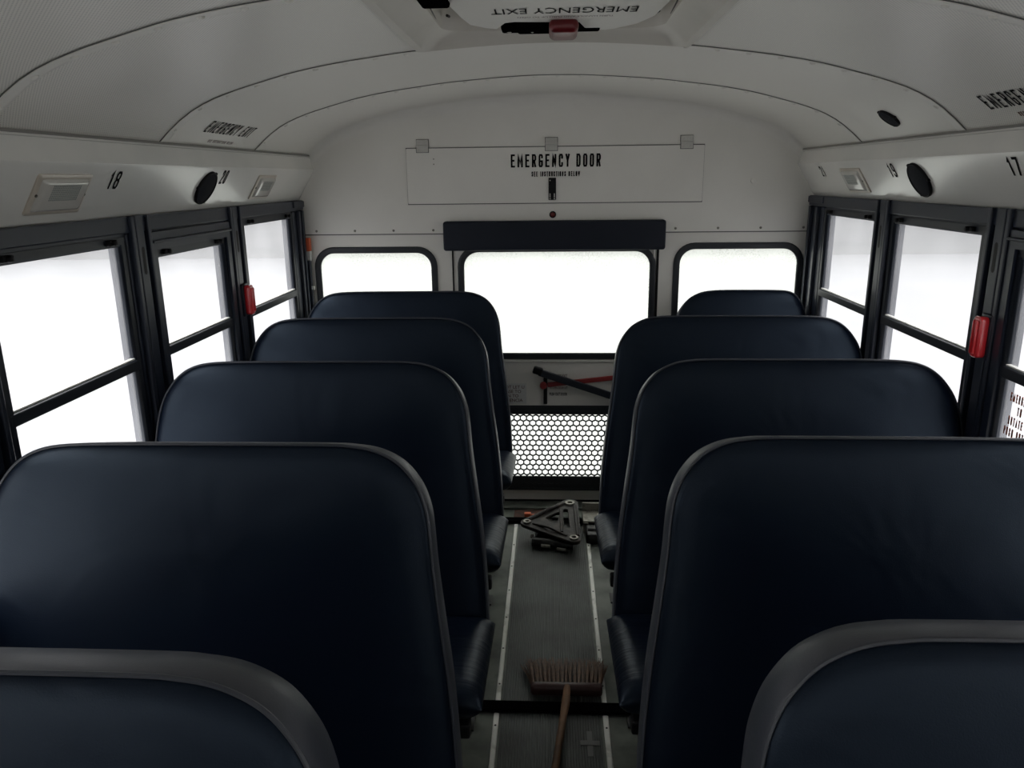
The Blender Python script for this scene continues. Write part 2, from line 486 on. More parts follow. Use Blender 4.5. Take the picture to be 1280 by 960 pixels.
def cpt(sgn, y, t, off=0.0):               # t 0..1 top to bottom of sloped cornice face
    p = Vector((sgn*(1.113+.077*t), y, 1.667-.124*t)); return p+conrm(sgn)*off

# floor, aisle runner, strips
bm = bmesh.new(); box(bm, -1.23, 1.23, FRONT, RW+.02, -.05, 0)
floor = obj('floor', bm, M_floor, kind='structure')
bm = bmesh.new()
w = .155; prev = None; n_r = 38
prof = []
for i in range(n_r):
    x = -w+2*w*i/n_r; s = 2*w/n_r
    prof += [(x, .002), (x+s*.12, .0048), (x+s*.62, .0048), (x+s*.74, .002)]
prof += [(w, .002)]
for y in (FRONT, 3.52):
    ring = [bm.verts.new((a, y, b)) for a, b in prof]
    if prev:
        for k in range(len(ring)-1): bm.faces.new((prev[k], prev[k+1], ring[k+1], ring[k]))
    prev = ring
tag(obj('aisle_runner', bm, M_rubber), 'dark ribbed rubber runner along the centre aisle floor', 'floor mat')
for sgn, side in ((-1, 'left'), (1, 'right')):
    bm = bmesh.new()
    x = sgn*.170
    for a, b in ((FRONT, 2.06), (2.105, 3.42)):
        box(bm, x-.0085, x+.0085, a, b, .0005, .0070, bev=.0025, seg=1)
    trim(bm, M_sil)
    y = 1.2; bm = bmesh.new()
    while y < 3.4:
        if abs(y-2.085) > .05: lathe(bm, [(.0035, 0), (.003, .0015), (0, .002)], Matrix.Translation((x, y, .0068)), 8)
        y += .20
    obj('screw_heads', bm, M_oily, bpy.data.objects['trim_%d' % tn])

# ------------------------------------------------------------------ side walls and windows
# glass openings (y0, y1, top, is_exit)
WL = [(2.957, 3.500, 1.466, 0), (2.268, 2.754, 1.414, 1), (1.560, 2.083, 1.463, 0), (.85, 1.38, 1.463, 0), (.14, .67, 1.463, 0), (-.57, -.04, 1.463, 0), (-1.28, -.75, 1.414, 1), (-1.99, -1.46, 1.463, 0), (-2.70, -2.17, 1.463, 0)]
WR = [(2.935, 3.457, 1.464, 0), (2.212, 2.779, 1.466, 0), (1.54, 2.020, 1.420, 1), (.83, 1.35, 1.463, 0), (.12, .65, 1.463, 0), (-.59, -.06, 1.463, 0), (-1.30, -.77, 1.463, 0), (-2.01, -1.48, 1.463, 0), (-2.72, -2.19, 1.463, 0)]
SILL = .80; TR = 1.125
wn = 0
for sgn, side, WW in ((-1, 'left', WL), (1, 'right', WR)):
    fx = lambda u, v, w, sgn=sgn: (sgn*(1.200+w), u, v)
    holes = []
    for (a, b, t, e) in WW:
        holes.append([(a-.012, SILL-.012), (b+.012, SILL-.012), (b+.012, t+.012), (a-.012, t+.012)])
    bm = plate_bm([(FRONT, .70), (RW+.02, .70), (RW+.02, 1.56), (FRONT, 1.56)], holes, .028, fx)
    box(bm, sgn*1.205, sgn*1.235, FRONT, RW+.02, 0, .70, mi=1)
    obj('wall_%s' % side, bm, [M_frame, M_wall], kind='structure')
    # header rail and sill rail
    bm = bmesh.new()
    box(bm, sgn*1.176, sgn*1.203, FRONT, RW-.002, 1.492, 1.536, bev=.003)
    box(bm, sgn*1.186, sgn*1.203, FRONT, RW-.002, 1.470, 1.494, bev=.003)
    trim(bm, M_frame)
    bm = bmesh.new(); box(bm, sgn*1.180, sgn*1.203, FRONT, RW-.002, SILL-.05, SILL-.014, bev=.004)
    trim(bm, M_frame)
    # pillars
    ed = [(RW-.002, None)]
    allw = sorted(WW, key=lambda q: -q[0])
    gaps = [(allw[0][1], RW-.002)]+[(n_[1], p_[0]) for p_, n_ in zip(allw, allw[1:])]
    for gi, (a, b) in enumerate(gaps):
        if b < .3: continue
        bm = bmesh.new(); m_ = (a+b)/2; wd = b-a
        if gi == 0:
            box(bm, sgn*1.180, sgn*1.202, a+.022, b, SILL-.02, 1.490, bev=.003)
            box(bm, sgn*1.166, sgn*1.182, a+.075, a+.10, SILL-.02, 1.490, bev=.003)
            box(bm, sgn*1.166, sgn*1.182, b-.055, b-.032, SILL-.02, 1.490, bev=.003)
            box(bm, sgn*1.170, sgn*1.185, a+.03, b, 1.505, 1.533, bev=.003)
        else:
            box(bm, sgn*1.182, sgn*1.202, a+.030, b-.030, SILL-.02, 1.490, bev=.003)
            # channel: two raised lips and a flat cover with a slot at its top
            box(bm, sgn*1.166, sgn*1.184, m_-.052, m_-.036, SILL-.02, 1.538, bev=.003)
            box(bm, sgn*1.166, sgn*1.184, m_+.036, m_+.052, SILL-.02, 1.538, bev=.003)
            box(bm, sgn*1.172, sgn*1.184, m_-.022, m_+.022, SILL-.02, 1.538, bev=.004)
            r = bmesh.new()
            for q in rrect(m_-.008, m_+.008, 1.38, 1.455, .0079, 5): pass
            pr = rrect(m_-.008, m_+.008, 1.37, 1.450, .0079, 5)
            vs = [bm.verts.new((sgn*1.1715, u, v)) for u, v in pr]
            f = bm.faces.new(vs); f.material_index = 1
            r.free()
        trim(bm, [M_frame, M_black])
    for (a, b, t, e) in WW:
        wn += 1
        win = bpy.data.objects.new('window_%d' % wn, None); C.objects.link(win)
        win.location = (sgn*1.2, (a+b)/2, SILL); win['kind'] = 'structure'
        gx = lambda u, v, w, sgn=sgn: (sgn*(1.182+w), u, v)
        bw = .020
        bm = plate_bm([(a-bw, SILL-bw), (b+bw, SILL-bw), (b+bw, t+bw), (a-bw, t+bw)], [[(a, SILL), (b, SILL), (b, t), (a, t)]], .026, gx)
        obj('window_frame', bm, M_frame2, win)
        if e:   # push-out emergency window: deeper surround
            hx = lambda u, v, w, sgn=sgn: (sgn*(1.172+w), u, v)
            bm = plate_bm([(a-.042, SILL-.03), (b+.042, SILL-.03), (b+.042, 1.486), (a-.042, 1.486)], [[(a-.012, SILL-.01), (b+.012, SILL-.01), (b+.012, t+.02), (a-.012, t+.02)]], .014, hx)
            obj('surround', bm, M_frame, win)
            bm = bmesh.new(); box(bm, sgn*1.163, sgn*1.174, a-.04, b+.04, t+.040, t+.048, bev=.002)
            obj('drip_bead', bm, M_frame, win)
        # transom: dark rail with a lighter lip on top
        bm = bmesh.new(); box(bm, sgn*1.180, sgn*1.206, a-.012, b+.012, TR-.017, TR+.013, bev=.004)
        obj('transom', bm, M_frame2, win)
        bm = bmesh.new(); box(bm, sgn*1.188, sgn*1.202, a, b, TR+.0135, TR+.018, bev=.001)
        obj('transom_lip', bm, M_sil, win)
        # upper sash bottom and top lips, latches
        bm = bmesh.new(); box(bm, sgn*1.186, sgn*1.202, a, b, t-.006, t+.001, bev=.002)
        obj('sash_lip', bm, M_frame, win)
        for yy in (a+.055, b-.055):
            bm = bmesh.new()
            box(bm, sgn*1.170, sgn*1.184, yy-.02, yy+.02, t+.001, t+.016, bev=.003)
            lathe(bm, [(0, .010), (.006, .009), (.008, .004), (.008, 0)], disc_on((sgn*1.171, yy, t+.0085), (-sgn, 0, 0)), 12)
            obj('sash_latch', bm, M_black, win)
        bm = bmesh.new()
        box(bm, sgn*1.2015, sgn*1.2045, a-.002, b+.002, TR, t+.002)
        box(bm, sgn*1.1995, sgn*1.2025, a-.002, b+.002, SILL-.002, TR)
        obj('pane', bm, M_glass if b > 1.5 else M_glassf, win)
        if sgn > 0 and e and a > 1:
            for k, (s_, w_) in enumerate((('EMERGENCY EXIT', .150), ('TO OPEN', .075), ('ROTATE HANDLE', .140), ('PUSH OUT WINDOW', .165))):
                bm = sign_bm(s_, w_, .023, lambda u, v: (1.1975, 1.918+w_/2-u, 1.052-k*.031+v), .2)
                tx = obj('window_notice', bm, M_redink, win); tx['label'] = 'red printed line of the notice on the glass'

# red release handles
for (sx, y, z, lab) in ((-1, 2.865, 1.190, 'red emergency window release handle on the left wall pillar'), (1, 2.096, 1.200, 'red emergency window release handle on the right wall pillar')):
    t = thing('release_handle', lab, 'handle', (sx*1.17, y, z-.055), 'red window release handles')
    bm = bmesh.new(); box(bm, sx*1.163, sx*1.175, y-.026, y+.026, z-.062, z+.062, bev=.004)
    obj('back_plate', bm, M_frame, t, True)
    bm = bmesh.new()
    fh = lambda u, v, w, sx=sx: (sx*(1.140+w), u, v)
    bm = plate_bm(rrect(y-.020, y+.020, z-.056, z+.056, .012, 5), [], .024, fh, .005)
    obj('grip', bm, M_red, t, True)
    bm = bmesh.new()
    for dy in (-.0065, .0065): box(bm, sx*1.133, sx*1.142, y+dy-.0035, y+dy+.0035, z-.046, z+.046, bev=.003)
    obj('grip_rib', bm, M_red, t, True)

# ------------------------------------------------------------------ rear wall
fy = lambda Y: (lambda u, v, w: (u, Y+w, v))
CX = .012
# lower wall with windows and door opening
DL, DR, DT = -.475, .503, 1.40
lw = rrect(-1.114-.018, -.575+.018, .80, 1.282+.018, .085)
rw_ = rrect(.600-.018, 1.146+.018, .80, 1.300+.018-.012, .085)
hole_door = [(DL, .0), (DR, .0), (DR, DT), (DL, DT)]
pl = [(-1.23, 0), (DL, 0), (DL, DT), (DR, DT), (DR, 0), (1.23, 0), (1.23, 1.45), (-1.23, 1.45)]
bm = plate_bm(pl, [lw, rw_], .03, fy(RW))
wall_rear = obj('wall_rear', bm, M_white, kind='structure')
# upper panel
arch = [(x, zc(x)+.004) for x in XS]
up = [(-1.205, 1.377)]+[(1.205, 1.377), (1.205, 1.535), (1.14, 1.65), (1.14, 1.735)]+[(x, z) for x, z in reversed(arch)]+[(-1.14, 1.735), (-1.14, 1.65), (-1.205, 1.535)]
bm = plate_bm(up, [], .012, fy(RW-.008))
upper = trim(bm, M_white)
# soft cove where rear wall meets the ceiling
bm = bmesh.new(); prev = None
for x in XS:
    z = zc(x); R = .05; ring = []
    for k in range(7):
        a = math.radians(90*k/6)
        ring.append(bm.verts.new((x*(1-.0*k), RW-.008-R+R*math.sin(a)-.0005, z-R+R*math.cos(a)-.0005)))
    if prev:
        for k in range(6): bm.faces.new((prev[k], ring[k], ring[k+1], prev[k+1]))
    prev = ring
trim(bm, M_white, True)
bm = bmesh.new()
for x in (-1.12, -.935, -.75, -.56, .575, .77, .965, 1.16):
    lathe(bm, [(.006, 0), (.005, .002), (0, .003)], disc_on((x, RW-.008, 1.392), (0, -1, 0), (0, 0, 1)), 10)
obj('screw_heads', bm, M_galv, upper)
bm = bmesh.new()
lathe(bm, [(.012, 0), (.010, .004), (.004, .005), (0, .003)], disc_on((.915, RW-.008, 1.602), (0, -1, 0), (0, 0, 1)), 14)
o = obj('plug', bm, M_white, upper, True)
bm = bmesh.new(); box(bm, -1.2, 1.2, RW-.006, RW+.001, 1.3725, 1.3765)
obj('shadow_gap', bm, M_seam, upper)

# access panel
ap = thing('access_panel', 'wide cream access panel with hinges and lettering over the rear door', 'panel', (0.01, RW-.008, 1.51))
bm = plate_bm(rrect(-.672, .688, 1.514, 1.762, .004, 2), [], .007, fy(RW-.017))
obj('door', bm, M_white, ap)
bm = bmesh.new(); box(bm, -.674, .690, RW-.0105, RW-.009, 1.510, 1.766)
obj('edge_gap', bm, M_seam, ap)
for x, z in ((-.595, 1.775), (-.003, 1.776), (.608, 1.777)):
    bm = bmesh.new()
    box(bm, x-.027, x+.027, RW-.022, RW-.008, z, z+.026, bev=.002, seg=1)
    box(bm, x-.027, x+.027, RW-.024, RW-.016, z-.030, z-.003, bev=.002, seg=1)
    tube(bm, [(x-.028, RW-.023, z-.002), (x+.028, RW-.023, z-.002)], .005, 8)
    for dx in (-.014, .014):
        lathe(bm, [(.004, 0), (0, .0015)], disc_on((x+dx, RW-.022, z+.013), (0, -1, 0), (0, 0, 1)), 8)
        lathe(bm, [(.004, 0), (0, .0015)], disc_on((x+dx, RW-.024, z-.018), (0, -1, 0), (0, 0, 1)), 8)
    box(bm, x-.0295, x+.0295, RW-.0185, RW-.0178, z-.032, z+.0005, mi=1); box(bm, x-.0295, x+.0295, RW-.0085, RW-.0078, z-.001, z+.0285, mi=1)
    obj('hinge', bm, [M_hinge, M_seam], ap)
for dx, z in ((0, 1.715), (0, 1.692)):
    bm = bmesh.new(); lathe(bm, [(.003, 0), (0, .001)], disc_on((-.545, RW-.0175, z), (0, -1, 0), (0, 0, 1)), 8)
    obj('screw_hole', bm, M_galv, ap)
for s_, x_, w_ in (('EMERGENCY', -.189, .270), ('DOOR', .111, .111)):
    bm = sign_bm(s_, w_, .058, lambda u, v: (x_+u, RW-.0185, 1.673+v), .14)
    obj('heading', bm, M_ink, ap)['label'] = 'black heading lettering'
bm = sign_bm('SEE INSTRUCTIONS BELOW', .222, .022, lambda u, v: (-.094+u, RW-.0185, 1.632+v), .17)
obj('subheading', bm, M_ink, ap)['label'] = 'small black lettering'
bm = bmesh.new(); box(bm, -.016, .019, RW-.026, RW-.016, 1.526, 1.626, bev=.003)
la = obj('latch', bm, M_black, ap)
la['label'] = 'black latch'
for x in (-.009, .011):
    bm = bmesh.new(); box(bm, x-.002, x+.002, RW-.029, RW-.025, 1.538, 1.556)
    obj('latch_pin', bm, M_bright, la)
for x, z in ((-.009, 1.532), (.011, 1.532), (-.009, 1.614)):
    bm = bmesh.new(); lathe(bm, [(.003, 0), (0, .002)], disc_on((x, RW-.026, z), (0, -1, 0), (0, 0, 1)), 8)
    obj('latch_screw', bm, M_bright, la)
# indicator
t = thing('indicator_light', 'small round dark red indicator light above the navy pad', 'light', (.004, RW-.008, 1.445))
bm = bmesh.new(); lathe(bm, [(.016, 0), (.016, .004), (.013, .006), (.011, .004)], disc_on((.004, RW-.008, 1.460), (0, -1, 0), (0, 0, 1)), 20)
obj('bezel', bm, M_black, t, True)
bm = bmesh.new(); lathe(bm, [(.011, .003), (.008, .006), (0, .008)], disc_on((.004, RW-.008, 1.460), (0, -1, 0), (0, 0, 1)), 20)
obj('lens', bm, mat('dark_red_lens', (.16, .03, .025), .2), t, True)

# crash pad over door
t = thing('crash_pad', 'long dark navy padded bumper above the rear emergency door', 'pad', (.012, 3.65, 1.29))
bm = plate_bm(rrect(-.507, .524, 1.299, 1.434, .012, 4), [], .052, fy(3.622), .008)
obj('padding', bm, M_pad, t, True)
bm = bmesh.new(); box(bm, -.50, .517, 3.668, RW+.001, 1.305, 1.43)
obj('backing_board', bm, M_black, t)

# gaskets + panes of rear side windows
for nm, (a, b, zt) in (('rear_left', (-1.114, -.575, 1.288)), ('rear_right', (.600, 1.146, 1.297))):
    wn += 1
    win = bpy.data.objects.new('window_%d' % wn, None); C.objects.link(win)
    win.location = ((a+b)/2, RW, .8); win['kind'] = 'structure'
    bm = plate_bm(rrect(a-.028, b+.028, .79, zt+.028, .095), [rrect(a+.002, b-.002, .82, zt-.002, .068)], .016, fy(RW-.010), .005)
    obj('gasket', bm, M_rub, win, True)
    bm = plate_bm(rrect(a-.01, b+.01, .81, zt+.01, .08), [], .004, fy(RW+.012))
    obj('pane', bm, M_glassr, win)

# ------------------------------------------------------------------ emergency door
door = bpy.data.objects.new('door_1', None); C.objects.link(door); door.location = (.014, RW+.02, 0); door['kind'] = 'structure'
DY = RW+.004
dwin = rrect(-.424, .467, .788, 1.296, .075)
dlow = [(-.40, .110), (.44, .110), (.44, .515), (-.40, .515)]
bm = plate_bm([(DL+.006, .02), (DR-.008, .02), (DR-.008, 1.395), (DL+.006, 1.395)], [dwin, dlow], .03, fy(DY))
obj('door_leaf', bm, M_white, door)
bm = plate_bm([(DL-.001, .0), (DR+.001, .0), (DR+.001, 1.40), (DL-.001, 1.40)], [[(DL+.006, .02), (DR-.010, .02), (DR-.010, 1.395), (DL+.006, 1.395)]], .02, fy(RW-.001))
obj('door_seal', bm, M_black, door)
# gaskets
bm = plate_bm(rrect(-.450, .493-.002, .765, 1.318, .10), [rrect(-.419, .462, .797, 1.287, .07)], .016, fy(DY-.011), .005)
obj('window_gasket', bm, M_rub, door, True)
bm = plate_bm(rrect(-.43, .473, .78, 1.30, .08), [], .004, fy(DY+.014))
obj('pane', bm, M_glassr, door)
bm = bmesh.new(); box(bm, -.445, .488, DY-.013, DY, .752, .762, bev=.002)
obj('ledge', bm, M_white, door)
bm = bmesh.new(); box(bm, .478, .484, DY-.010, DY-.002, .80, 1.295, bev=.002)
obj('side_bead', bm, M_white, door)
# lower mesh-guarded window
bm = plate_bm([(-.42, .075), (.46, .075), (.46, .527), (-.42, .527)], [[(-.375, .150), (.415, .150), (.415, .483), (-.375, .483)]], .014, fy(DY-.012))
obj('lower_frame', bm, M_rub, door)
bm = plate_bm([(-.41, .10), (.45, .10), (.45, .51), (-.41, .51)], [], .004, fy(DY+.014))
obj('lower_pane', bm, M_glassr, door)
px, pz, rh = .0312, .0262, .0152
holes = []
j = 0; z = .098
while z < .505:
    x = -.39+(px/2 if j % 2 else 0)
    while x < .44:
        if not (.468 < z < .497 and False):
            holes.append([(x+rh*.93*math.cos(math.radians(a))*1.0, z+rh*.86*math.sin(math.radians(a))) for a in (30, 90, 150, 210, 270, 330)])
        x += px
    z += pz; j += 1
bm = plate_bm([(-.412, .078), (.452, .078), (.452, .520), (-.412, .520)], holes, .003, fy(DY-.016))
o = obj('guard_mesh', bm, M_rub, door)
for (a, b, c, d) in ((-.42, .46, .077, .088),):
    bm = bmesh.new(); box(bm, a, b, DY-.018, DY-.010, c, d, bev=.002); obj('mesh_clamp', bm, M_rub, door)
# stickers on the door
def dtx(s, x, z, w, h, m, bold=.01, nm='notice'):
    bm = text_bm(s, w, h, lambda u, v: (x+u, DY-.0015, z+v), bold)
    obj(nm, bm, m, door)
bm = bmesh.new(); box(bm, -.30, -.125, DY-.001, DY, .535, .640); obj('notice_sticker', bm, M_whitep, door)
dtx('DO NOT LET U\nRELEASE TO\nOPEN TO\nEMERGENCIA', -.29, .545, .155, .085, M_brownink)
dtx('EMERGENCY EXIT', -.022, .672, .10, .016, M_brownink)
dtx('TO OPEN DOOR LIFT', -.010, .612, .09, .012, M_brownink)
dtx('PUSH OUT DOOR', -.010, .578, .088, .016, M_ink, .03)
# latch handle: long dark bar, red lever and stub
t = thing('door_latch_bar', 'long dark metal latch bar lying diagonally across the rear door', 'latch bar', (0.1, RW-.03, .6))
def zb(x): return .708-(x+.060)*.335
bm = bmesh.new()
ang = math.atan(.335)
R_ = Matrix.Rotation(ang, 3, 'Y')
L = .42
box(bm, -.060, -.060+L, RW-.036, RW-.018, .688, .722, bev=.004, rot=R_, piv=Vector((-.060, RW-.027, .708)))
obj('bar', bm, M_frame2, t)
bm = bmesh.new(); box(bm, -.092, -.045, RW-.040, RW-.014, .692, .728, bev=.006, rot=R_, piv=Vector((-.060, RW-.027, .708)))
box(bm, -.085, -.070, RW-.040, RW+.003, .700, .716, bev=.003)
obj('end_lug', bm, M_black, t)
t = thing('door_lever', 'red lever behind the dark diagonal bar on the rear door', 'lever', (0, RW-.01, .56))
bm = bmesh.new()
ang2 = -math.atan((.665-.628)/.33)
box(bm, -.02, .36, RW-.016, RW-.006, .624, .648, bev=.004, rot=Matrix.Rotation(ang2, 3, 'Y'), piv=Vector((-.03, RW-.011, .634)))
obj('arm', bm, M_dullred, t)
bm = bmesh.new(); lathe(bm, [(0, .016), (.014, .016), (.018, .010), (.018, -.004)], disc_on((-.040, RW-.010, .634), (0, -1, 0), (0, 0, 1)), 18)
obj('pivot_boss', bm, M_dullred, t, True)
bm = bmesh.new(); box(bm, -.040, -.021, RW-.006, RW+.003, .535, .672, bev=.003)
obj('slide_rod', bm, M_black, t)
# door sill
bm = bmesh.new(); box(bm, -.60, .62, 3.60, RW+.03, .0, .012, bev=.003)
trim(bm, M_floor)

# rear left corner marker
t = thing('corner_rod', 'thin dark rod with orange and white cap in the rear left corner', 'rod', (-1.163, RW-.02, .8))
bm = bmesh.new(); tube(bm, [(-1.163, RW-.022, .80), (-1.163, RW-.022, 1.262)], .010, 10)
obj('shaft', bm, M_frame, t, True)
bm = bmesh.new(); box(bm, -1.176, -1.150, RW-.036, RW-.0085, 1.255, 1.300, bev=.003); obj('white_sleeve', bm, M_whitep, t)
bm = bmesh.new(); box(bm, -1.178, -1.149, RW-.038, RW-.0085, 1.300, 1.362, bev=.004); obj('orange_cap', bm, M_orange, t)
bm = bmesh.new(); box(bm, -1.172, -1.146, RW-.03, RW, 1.115, 1.135, bev=.003); obj('clip', bm, M_sil, t)

# ------------------------------------------------------------------ things on the cornices
def lamp(sgn, y0, y1, lab):
    t = thing('dome_lamp', lab, 'lamp', tuple(cpt(sgn, (y0+y1)/2, .5)), 'cornice dome lamps')
    nrm = conrm(sgn); ym = (y0+y1)/2
    def f(u, v, w): return tuple(cpt(sgn, ym+u, .5-v/.146, w))
    hw = (y1-y0)/2; hh = .052
    def ring(bm, specs):
        prev = None
        for (a, b, w, r) in specs:
            pts = rrect(-a, a, -b, b, r, 4); rg = [bm.verts.new(f(u, v, w)) for u, v in pts]
            if prev:
                for k in range(len(rg)): bm.faces.new((prev[k], prev[(k+1) % len(rg)], rg[(k+1) % len(rg)], rg[k]))
            prev = rg
        return prev
    bm = bmesh.new(); ring(bm, [(hw, hh, 0, .006), (hw, hh, .004, .006), (hw-.004, hh-.004, .006, .006), (hw-.014, hh-.010, .006, .006)])
    bmesh.ops.recalc_face_normals(bm, faces=bm.faces)
    obj('rim', bm, M_beige, t, True)
    bm = bmesh.new(); last = ring(bm, [(hw-.013, hh-.009, .004, .008), (hw-.018, hh-.013, .011, .008), (hw-.026, hh-.020, .014, .008)]); bm.faces.new(last)
    bmesh.ops.recalc_face_normals(bm, faces=bm.faces)
    obj('lens', bm, M_lens, t, True)
    bm = bmesh.new()
    n1, n2 = 16, 8
    for i in range(n1):
        for j in range(n2):
            u = (-.5+(i+.5)/n1)*(hw*1.05); v = .010+(-.5+(j+.5)/n2)*(hh*.80); s = hw*1.05/n1*.42; q = hh*.80/n2*.42
            vs = [bm.verts.new(f(u+du, v+dv, .0142)) for du, dv in ((-s, -q), (s, -q), (s, q), (-s, q))]
            ap_ = bm.verts.new(f(u, v, .0152))
            for k in range(4): bm.faces.new((vs[k], vs[(k+1) % 4], ap_))
    obj('prism_pattern', bm, M_lensin, t)
    for u in (-hw+.012, hw-.012):
        bm = bmesh.new(); lathe(bm, [(.004, 0), (.0035, .003), (0, .004)], disc_on(f(u, 0, .006), nrm), 10)
        obj('screw', bm, M_galv, t)
lamp(-1, 1.692, 1.898, 'rectangular dome lamp on left cornice before the number 18')
lamp(-1, 3.010, 3.205, 'rectangular dome lamp on left cornice nearest the rear wall')
lamp(1, 2.985, 3.185, 'rectangular dome lamp on right cornice beside the number 21')

def speaker(p, n, r, lab, group=None):
    t = thing('round_speaker', lab, 'speaker', tuple(p), group)
    m = disc_on(p, n)
    bm = bmesh.new(); lathe(bm, [(r, 0), (r, .006), (r*.96, .009), (r*.90, .007)], m, 36); obj('rim', bm, M_black, t, True)
    bm = bmesh.new(); lathe(bm, [(r*.92, .006), (r*.6, .0085), (0, .010)], m, 36); obj('grille', bm, M_speaker, t, True)
    for a in (30, 150, 270):
        bm = bmesh.new(); c, s = math.cos(math.radians(a)), math.sin(math.radians(a))
        lathe(bm, [(.005, 0), (.005, .007), (0, .009)], m @ Matrix.Translation((r*1.0*c, r*1.0*s, 0)), 8)
        obj('clip', bm, M_black, t)
speaker(cpt(-1, 2.578, .47), conrm(-1), .060, 'round dark speaker on left cornice beside the number 20', 'cornice speakers')
speaker(cpt(1, 2.545, .47), conrm(1), .060, 'round dark speaker on right cornice beside the number 19', 'cornice speakers')
p = Vector((1.058, 2.60, zc(1.058)))
speaker(p, nc(1.058), .038, 'small round dark buzzer in the ceiling above the right cornice')

def cnum(s, sgn, y, w, t0, h):
    def f(u, v):
        yy = y+(u-w/2)*(1 if sgn < 0 else -1)
        return tuple(cpt(sgn, yy, t0-(v-h/2)/.146, .0012))
    bm = sign_bm(s, w, h, f, .14, .45)
    o = obj('seat_number', bm, M_ink, cor[sgn]); o['label'] = 'black number %s' % s
cnum('18', -1, 2.008, .048, .26, .052)
cnum('20', -1, 2.690, .048, .20, .052)
cnum('21', 1, 3.395, .044, .22, .048)
cnum('19', 1, 2.715, .048, .23, .052)
cnum('17', 1, 2.010, .048, .20, .052)

# ceiling lettering follows the curve
def ctext(s, sgn, yA, wid, x_bot, h, m, bold=.12):
    # arclength from x_bot inward
    tbl = [(0, x_bot)]; x = x_bot; L_ = 0
    while x > .6:
        d = .004; L_ += math.hypot(d, zc(x-d)-zc(x)); x -= d; tbl.append((L_, x))
    def fx_(v):
        for (a, xa), (b, xb) in zip(tbl, tbl[1:]):
            if v <= b: return xa+(xb-xa)*(v-a)/(b-a)
        return tbl[-1][1]
    def f(u, v):
        x = sgn*fx_(v); p = Vector((x, yA+(u if sgn < 0 else -u), zc(x)))+nc(x)*.002
        return tuple(p)
    bm = sign_bm(s, wid, h, f, bold)
    obj('ceiling_lettering', bm, m, ceiling)
ctext('EMERGENCY EXIT', -1, 2.455, .36, 1.083, .052, M_ink)
ctext('SEE INSTRUCTIONS BELOW', -1, 2.545, .195, 1.113, .012, M_brownink, .22)
ctext('EMERGENCY EXIT', 1, 2.062, .36, 1.082, .052, M_ink)
ctext('SEE INSTRUCTIONS BELOW', 1, 1.975, .195, 1.107, .014, M_brownink, .22)

# ------------------------------------------------------------------ roof hatch
t = thing('roof_hatch', 'cream emergency roof hatch with black and red latch', 'hatch', (0, 1.89, 1.96))
def hatch_z(x, base): return base
bm = bmesh.new()
specs = [  # (half x, y0, y1, z offset from ceiling or absolute, radius)
    (.368, 1.535, 2.246, ('c', .001), .02), (.366, 1.537, 2.244, ('c', -.010), .02), (.345, 1.56, 2.226, ('c', -.012), .03),
    (.320, 1.585, 2.205, ('m', .55), .05), (.285, 1.63, 2.175, ('a', 2.000), .06), (.268, 1.65, 2.160, ('a', 2.045), .06), (.262, 1.655, 2.155, ('a', 2.090), .06)]
prev = None
for hx, y0, y1, (md, v), r in specs:
    pts = []
    base = rrect(-hx, hx, y0, y1, r, 5)
    # subdivide long edges
    out = []
    for (a, b), (c, d) in zip(base, base[1:]+base[:1]):
        k = 10 if math.hypot(c-a, d-b) > .2 else 1
        for i in range(k): out.append((a+(c-a)*i/k, b+(d-b)*i/k))
    ring = []
    for (a, b) in out:
        if md == 'c': z = zc(a)+v
        elif md == 'm': z = (zc(a)-.010)*(1-v)+2.0*v
        else: z = v
        ring.append(bm.verts.new((a, b, z)))
    if prev:
        for k in range(len(ring)): bm.faces.new((prev[k], prev[(k+1) % len(ring)], ring[(k+1) % len(ring)], ring[k]))
    prev = ring
bm.faces.new(prev)
bmesh.ops.recalc_face_normals(bm, faces=bm.faces)
obj('hatch_frame', bm, M_cream, t, True)
# lid pan, octagonal end with a notch for the latch
LZ = 1.985
rear = [(-.262, 1.66), (.262, 1.66), (.250, 1.80), (.238, 1.945), (.208, 2.035), (.156, 2.098), (.134, 2.110), (.118, 2.108), (.085, 2.112), (.062, 2.005), (-.088, 1.985), (-.110, 1.995), (-.136, 2.072), (-.165, 2.055), (-.200, 2.010), (-.212, 1.925), (-.226, 1.76)]
bm = plate_bm(rear, [], .045, lambda u, v, w: (u, v, LZ+w), .006)
obj('lid', bm, M_lid, t, True)
bm = bmesh.new()
box(bm, -.088, .062, 1.990, 2.125, LZ-.004, LZ+.022, bev=.006)
box(bm, -.128, .120, 2.072, 2.118, LZ-.002, LZ+.02, bev=.006)
obj('latch_bar', bm, M_matte, t, True)
for x in (-.108, -.05):
    bm = bmesh.new(); lathe(bm, [(.006, 0), (0, .003)], disc_on((x, 2.095, LZ-.003), (0, 0, -1)), 8)
    obj('latch_screw', bm, M_bright, t)
bm = bmesh.new()
vs = box(bm, -.008, .062, 1.955, 2.085, LZ-.028, LZ+.004, bev=.020, seg=4)
obj('release_knob', bm, M_darkred, t, True)['label'] = 'dark red release knob'
bm = bmesh.new(); box(bm, -.275, -.215, 1.66, 1.765, 1.975, 2.0, bev=.006); obj('strut', bm, M_matte, t)
bm = text_bm('EMERGENCY EXIT', .325, .058, lambda u, v: (.188-u, 1.826+v, LZ-.0012), 0, 1.0)
obj('lid_lettering', bm, M_ink, t)
bm = text_bm('TURN HANDLE AND PUSH UP TO OPEN', .22, .014, lambda u, v: (.140-u, 1.915+v, LZ-.0012), 0)
obj('small_lid_lettering', bm, M_brownink, t)
